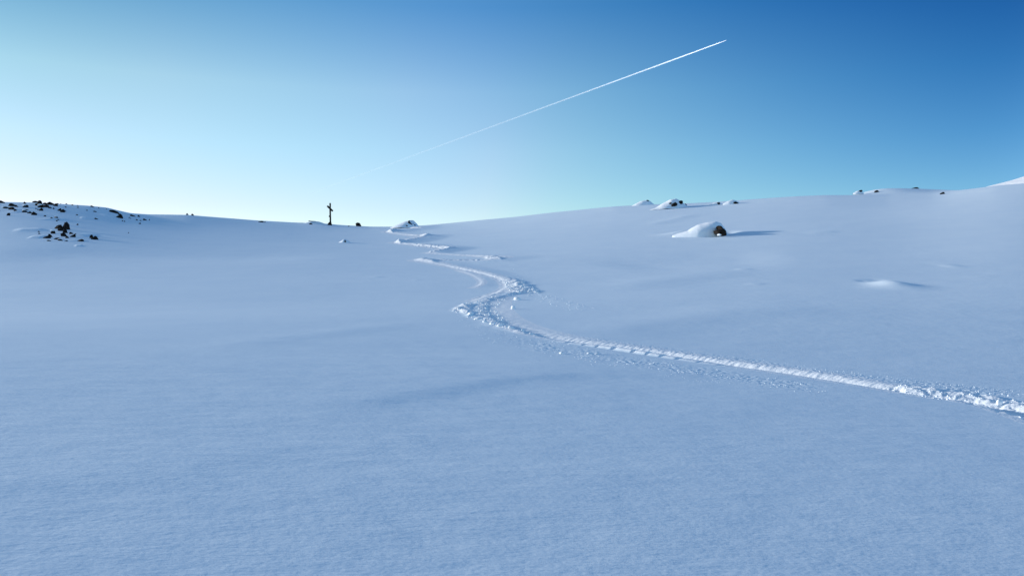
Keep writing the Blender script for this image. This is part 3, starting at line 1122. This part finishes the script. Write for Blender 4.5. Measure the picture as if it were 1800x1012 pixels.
def boulder_cap():
    bm = bmesh.new()
    bmesh.ops.create_icosphere(bm, subdivisions=6, radius=1)
    W, Hh = 98 * s, 29 * s
    for v in bm.verts:
        x, y, z = v.co
        # ridge outline in photo proportions, left tail thin, right side steep
        t = (x + 1) / 2
        top = np.interp(t, [0, .12, .26, .34, .45, .62, .76, .86, .93, 1], [.16, .30, .42, .60, .80, .95, 1.0, .90, .62, .25])
        dep = np.interp(t, [0, .2, .4, .7, .9, 1], [.35, .6, .85, 1, .8, .5])
        r = math.sqrt(max(0, 1 - x * x))
        zn = z
        ny = y * dep
        X = x * W / 2
        Y = ny * W * .30
        cr_ = (max(0.0, zn) / max(r, 1e-3)) ** 1.0 if r > 1e-3 else 0
        Z = top * Hh * (max(zn, 0) / max(r, .05)) ** .75 if zn > 0 else zn * .8
        Z += .05 * math.sin(X * 1.9 + 1) * math.sin(Y * 2.3) * (zn > 0)
        v.co = (X, Y, Z - .05 * Hh)
    for f in bm.faces:
        f.smooth = True
    me = bpy.data.meshes.new('snow_cap'); bm.to_mesh(me); bm.free()
    me.materials.append(M_CAP)
    return link('snow_cap', me, root, ((1232 - 1240) * s, .3, 0))


boulder_cap()


def pix_blob(name, outline, y0, thick, mat, parent, org, bulge=.25, jitter=.0, seed=0):
    """a lump with the given photo outline (list of px), real depth `thick`, placed at depth y0"""
    rr = random.Random(seed)
    ss = y0 / F
    P = [Vector(((a - 900) * ss - org[0], 0, CAMZ + (506 - b) * ss - org[2])) for a, b in outline]
    c = sum(P, Vector()) / len(P)
    bm = bmesh.new(); rings = []
    for dy, k in ((-thick * .5, .55), (-thick * .38, .86), (0, 1.0), (thick * .5, 1.0), (thick, .8)):
        rings.append([bm.verts.new(c + (p - c) * k * (1 + rr.uniform(-jitter, jitter)) + Vector((0, y0 - org[1] + dy + rr.uniform(-.5, .5) * jitter, 0))) for p in P])
    n = len(P)
    for a, b in zip(rings[:-1], rings[1:]):
        for k in range(n):
            bm.faces.new((a[k], a[(k + 1) % n], b[(k + 1) % n], b[k]))
    bm.faces.new(rings[0][::-1]); bm.faces.new(rings[-1])
    bmesh.ops.recalc_face_normals(bm, faces=bm.faces[:])
    me = bpy.data.meshes.new(name); bm.to_mesh(me); bm.free()
    me.materials.append(mat)
    return link(name, me, parent)


def cb(x, y): return (1170 + x / 12.857, 370 + y / 12.857)


ROCKY = gy - 2.35
pix_blob('bare_rock', [cb(*p) for p in [(1115, 450), (1180, 430), (1235, 408), (1225, 372), (1192, 345), (1225, 340), (1262, 375), (1275, 400), (1320, 425), (1352, 470), (1366, 520),
                                         (1368, 560), (1330, 566), (1262, 568), (1272, 530), (1268, 505), (1240, 488), (1205, 484), (1178, 496), (1166, 524), (1148, 524), (1135, 498)]],
         ROCKY, 1.3, M_ROCK, root, (gx, gy, cz), jitter=.03, seed=3)


pk = link('snow_patch', CAPS[0], root, ((1264.2 - 900) / F * (ROCKY - .95) - gx, ROCKY - .95 - gy, CAMZ + (506 - 413.5) * (ROCKY - .95) / F - cz))
pk.scale = (.20, .2, .17)

# ------------------------------------------------------------------ loose snow
def clod_mesh(seed):
    bm = bmesh.new()
    bmesh.ops.create_icosphere(bm, subdivisions=2, radius=1)
    rr = random.Random(seed)
    o = Vector((rr.random() * 9, rr.random() * 9, 0))
    for v in bm.verts:
        v.co *= 1 + rr.uniform(-.14, .14)
        v.co.x *= 1 + .15 * math.sin(v.co.y * 3 + o.x)
    for f in bm.faces:
        f.smooth = True
    me = bpy.data.meshes.new('snow_clod'); bm.to_mesh(me); bm.free()
    me.materials.append(M_CLOD)
    return me


CLODS = [clod_mesh(70 + i) for i in range(5)]
GC = 'lumps of snow thrown up beside the track'


def clod(px, py, w, h, label):
    x, y = ground(px, py)
    z = hz(x, y)
    s_ = y / F
    o = link('snow_clod', rg.choice(CLODS), None, (x, y, z + h * s_ * .25))
    o.scale = (w * s_ / 2, w * s_ / 2 * .8, h * s_ * .62)
    o.rotation_euler = (rg.uniform(-.2, .2), rg.uniform(-.2, .2), rg.uniform(-.5, .5))
    tag(o, label, 'snow lump', GC)


clod(909.5, 526.5, 12, 5.5, 'elongated lump of snow just below the upper churned turn')
clod(902, 543.5, 8, 7, 'round snowball below the elongated lump, inside the curve of the track')
clod(1037, 621.5, 11, 3, 'left one of two flat bright snow chips below the straight track')
clod(1049, 622.5, 9, 2.6, 'right one of two flat bright snow chips below the straight track')
clod(987, 622, 7, 4.5, 'small lone snow lump in the spray left of the two flat chips')
clod(1534, 680, 7, 5, 'bright snow lump where the smooth track turns rough at right')
clod(1757, 708, 12, 10, 'largest bright snow lump in the rough track near the right edge')
clod(1768, 719, 11, 6, 'low snow lump below the largest one near the right edge')
for px_, py_, w_, h_, lb in [
        (828, 556, 10, 4, 'leftmost lump of the broken snow row under the lower churned turn'),
        (841, 562, 15, 4.5, 'longest flat lump of the broken snow row under the lower turn'),
        (853, 567, 9, 4, 'small lump just right of the longest flat lump of the snow row'),
        (866, 571, 10, 5, 'bright lump midway along the broken snow row under the lower turn'),
        (879, 575, 10, 5, 'rounded lump right of the midway lump in the broken snow row'),
        (898, 579, 11, 5.5, 'widest bright lump in the right half of the broken snow row'),
        (919, 583, 6, 5, 'small upright lump standing apart right of the widest bright lump'),
        (933, 586.5, 9, 5, 'left one of two touching lumps where the row nears the straight track'),
        (940, 588, 5, 4, 'right smaller one of two touching lumps near the straight track'),
        (957, 591, 8, 5, 'last but one lump where the snow row joins the straight track'),
        (964, 592, 7, 4, 'last lump of the snow row, at the start of the straight track')]:
    clod(px_, py_, w_, h_, lb)

# fine crumbs: one mass
rc = np.random.RandomState(5)
cv_, cf_ = [], []
ico = bmesh.new(); bmesh.ops.create_icosphere(ico, subdivisions=1, radius=1)
iv = np.array([v.co[:] for v in ico.verts]); itf = np.array([[v.index for v in f.verts] for f in ico.faces]); ico.free()
pts = []
SPR = [([(800, 552), (1000, 604), (1060, 618), (1060, 640), (960, 626), (860, 602), (815, 575)], 420, .004, .018),
       ([(1000, 612), (1250, 648), (1480, 682), (1420, 696), (1250, 676), (1020, 642)], 380, .003, .016),
       ([(950, 580), (1200, 612), (1500, 655), (1800, 690), (1800, 700), (1500, 664), (1200, 620)], 400, .004, .014),
       ([(1540, 676), (1700, 686), (1800, 702), (1800, 740), (1700, 712), (1560, 688)], 300, .006, .024),
       ([(790, 546), (830, 531), (900, 515), (870, 545), (930, 586), (850, 570)], 400, .015, .05),
       ([(870, 488), (945, 505), (950, 515), (900, 518), (886, 500)], 200, .02, .07),
       ([(900, 470), (960, 515), (1060, 545), (1000, 548), (930, 525)], 120, .015, .04)]
for P, n, a, b in SPR:
    Q = gpoly(P)
    x_ = rc.uniform(Q[:, 0].min(), Q[:, 0].max(), n * 12); y_ = rc.uniform(Q[:, 1].min(), Q[:, 1].max(), n * 12)
    ok = np.nonzero(poly_sd(Q, x_, y_) > 0)[0]
    dens = perlin(x_[ok] / .8, y_[ok] / .8, 50) + rc.uniform(-.35, .35, len(ok))
    ok = ok[np.argsort(-dens)][:n]
    pts.append(np.stack([x_[ok], y_[ok], a + (b - a) * rc.rand(len(ok)) ** 3], 1))
pts = np.vstack(pts)
pz, _ = height(pts[:, 0], pts[:, 1])
sc3 = pts[:, 2][:, None] * rc.uniform(.6, 1.4, (len(pts), 3))
vv = iv[None] * sc3[:, None] * (1 + .25 * (rc.rand(len(pts), len(iv), 1) - .5))
vv += np.stack([pts[:, 0], pts[:, 1], pz + pts[:, 2] * .3], 1)[:, None]
ff = itf[None] + (np.arange(len(pts)) * len(iv))[:, None, None]
cr_o = mesh_np('snow_crumbs', vv.reshape(-1, 3), ff.reshape(-1, 3), M_CLOD)
tag(cr_o, 'fine crumbs of snow sprayed beside the track', kind='stuff')

# ------------------------------------------------------------------ far sunlit mountain at the right edge
ny_, nx_ = 120, 150
gxm, gym = np.meshgrid(np.linspace(900, 6600, nx_), np.linspace(1400, 6600, ny_))
ctr = np.hypot(gxm - 3700, (gym - 3500) * .8)
hm = 1000 - .30 * ctr + 40 * (.5 - np.abs(perlin(gxm / 700, gym / 500, 60))) + 8 * perlin(gxm / 160, gym / 160, 61)
pm_, em_ = gxm / gym * F + 900, None
near_ = (np.abs(pm_ - 1785) < 14)
for _ in range(4):       # lift the cone so that its flank clears the crest as far as in the photo
    hm += (506 - 312.5) / F * 2800 * 0 + ((506 - 311.2) / F - (hm[near_] / gym[near_]).max()) * 3000
vm = np.stack([gxm.ravel(), gym.ravel(), np.maximum(hm, -80).ravel()], 1)
i_, j_ = np.meshgrid(np.arange(ny_ - 1), np.arange(nx_ - 1), indexing='ij'); i_, j_ = i_.ravel(), j_.ravel()
fmq = np.stack([i_ * nx_ + j_, i_ * nx_ + j_ + 1, (i_ + 1) * nx_ + j_ + 1, (i_ + 1) * nx_ + j_], 1)
mt = mesh_np('mountain', vm, fmq, M_MOUNT)
tag(mt, 'distant sunlit snow mountain showing behind the right crest', kind='structure')

# ------------------------------------------------------------------ contrail, 9 km up
M_TRAIL, nt, p = new_mat('contrail_ice')
nt.nodes.remove(p)
out = nt.nodes['Material Output']
dfs = nt.nodes.new('ShaderNodeBsdfDiffuse'); dfs.inputs[0].default_value = (.95, .95, .95, 1)
tls = nt.nodes.new('ShaderNodeBsdfTranslucent'); tls.inputs[0].default_value = (.95, .95, .95, 1)
ad = nt.nodes.new('ShaderNodeAddShader'); nt.links.new(dfs.outputs[0], ad.inputs[0]); nt.links.new(tls.outputs[0], ad.inputs[1])
trn = nt.nodes.new('ShaderNodeBsdfTransparent')
mx = nt.nodes.new('ShaderNodeMixShader')
at = nt.nodes.new('ShaderNodeAttribute'); at.attribute_name = 'thickness'
co = nt.nodes.new('ShaderNodeTexCoord')
nf = noise_node(nt, .004, 4, co.outputs['Object'], .6)
mr = nt.nodes.new('ShaderNodeMapRange'); nt.links.new(nf, mr.inputs[0])
mr.inputs['From Min'].default_value = .3; mr.inputs['From Max'].default_value = .6
mr.inputs['To Min'].default_value = .8; mr.inputs['To Max'].default_value = 1
lw = nt.nodes.new('ShaderNodeLayerWeight'); lw.inputs[0].default_value = .5
inv = nt.nodes.new('ShaderNodeMath'); inv.operation = 'SUBTRACT'; inv.inputs[0].default_value = 1; nt.links.new(lw.outputs['Facing'], inv.inputs[1])
m1 = nt.nodes.new('ShaderNodeMath'); m1.operation = 'MULTIPLY'; nt.links.new(at.outputs['Fac'], m1.inputs[0]); nt.links.new(mr.outputs[0], m1.inputs[1])
m2 = nt.nodes.new('ShaderNodeMath'); m2.operation = 'MULTIPLY'; nt.links.new(m1.outputs[0], m2.inputs[0]); nt.links.new(inv.outputs[0], m2.inputs[1])
nt.links.new(m2.outputs[0], mx.inputs[0]); nt.links.new(trn.outputs[0], mx.inputs[1]); nt.links.new(ad.outputs[0], mx.inputs[2])
nt.links.new(mx.outputs[0], out.inputs[0])

ALT = 9000.0


def sky_pt(px, py):
    y = ALT / ((506 - py) / F)
    return np.array([(px - 900) / F * y, y, ALT])


A_, B_ = sky_pt(1277, 71), sky_pt(540, 342)
n = 700
tpar = np.linspace(0, 1, n) ** 1.0
ctrp = A_[None] + (B_ - A_)[None] * tpar[:, None]
side = np.cross((B_ - A_) / np.linalg.norm(B_ - A_), [0, 0, 1]); side /= np.linalg.norm(side)
dist_m = tpar * np.linalg.norm(B_ - A_)
rad = np.interp(dist_m, [0, 400, 2500, 8000, 20000, 54000], [6, 15, 24, 30, 40, 66])
jit = perlin(dist_m / 600, dist_m * 0, 70) * .35
K2 = 10
ang = np.arange(K2) / K2 * 2 * np.pi
vt = ctrp[:, None] + rad[:, None, None] * (1 + .12 * perlin(dist_m[:, None] / 260, ang[None] * 2.0 + 0 * dist_m[:, None], 71)[..., None]) * (
    np.cos(ang)[None, :, None] * side[None, None] * 1.35 + np.sin(ang)[None, :, None] * np.array([0, 0, 1.])[None, None])
vt += (jit * rad * .5)[:, None, None] * np.array([0, 0, 1.])
i_, j_ = np.meshgrid(np.arange(n - 1), np.arange(K2), indexing='ij'); i_, j_ = i_.ravel(), j_.ravel()
ft = np.stack([i_ * K2 + j_, i_ * K2 + (j_ + 1) % K2, (i_ + 1) * K2 + (j_ + 1) % K2, (i_ + 1) * K2 + j_], 1)
org = A_.copy()
tr = mesh_np('contrail', vt.reshape(-1, 3) - org, ft, M_TRAIL)
tr.location = org
tag(tr, 'thin white contrail climbing diagonally across the clear blue sky', 'contrail')
da = tr.data.attributes.new('thickness', 'FLOAT', 'POINT')
prow = 506 - ctrp[:, 2] / ctrp[:, 1] * F
pcol = ctrp[:, 0] / ctrp[:, 1] * F + 900
den = np.interp(pcol, [540, 620, 760, 900, 1000, 1100, 1200, 1277], [.06, .13, .16, .22, .34, .55, .8, .92])
da.data.foreach_set('value', np.repeat(den, K2).astype(np.float32))

print('tris', sum(len(o.data.polygons) * 2 for o in bpy.data.objects if o.type == 'MESH'), 'crumbs', len(pts))
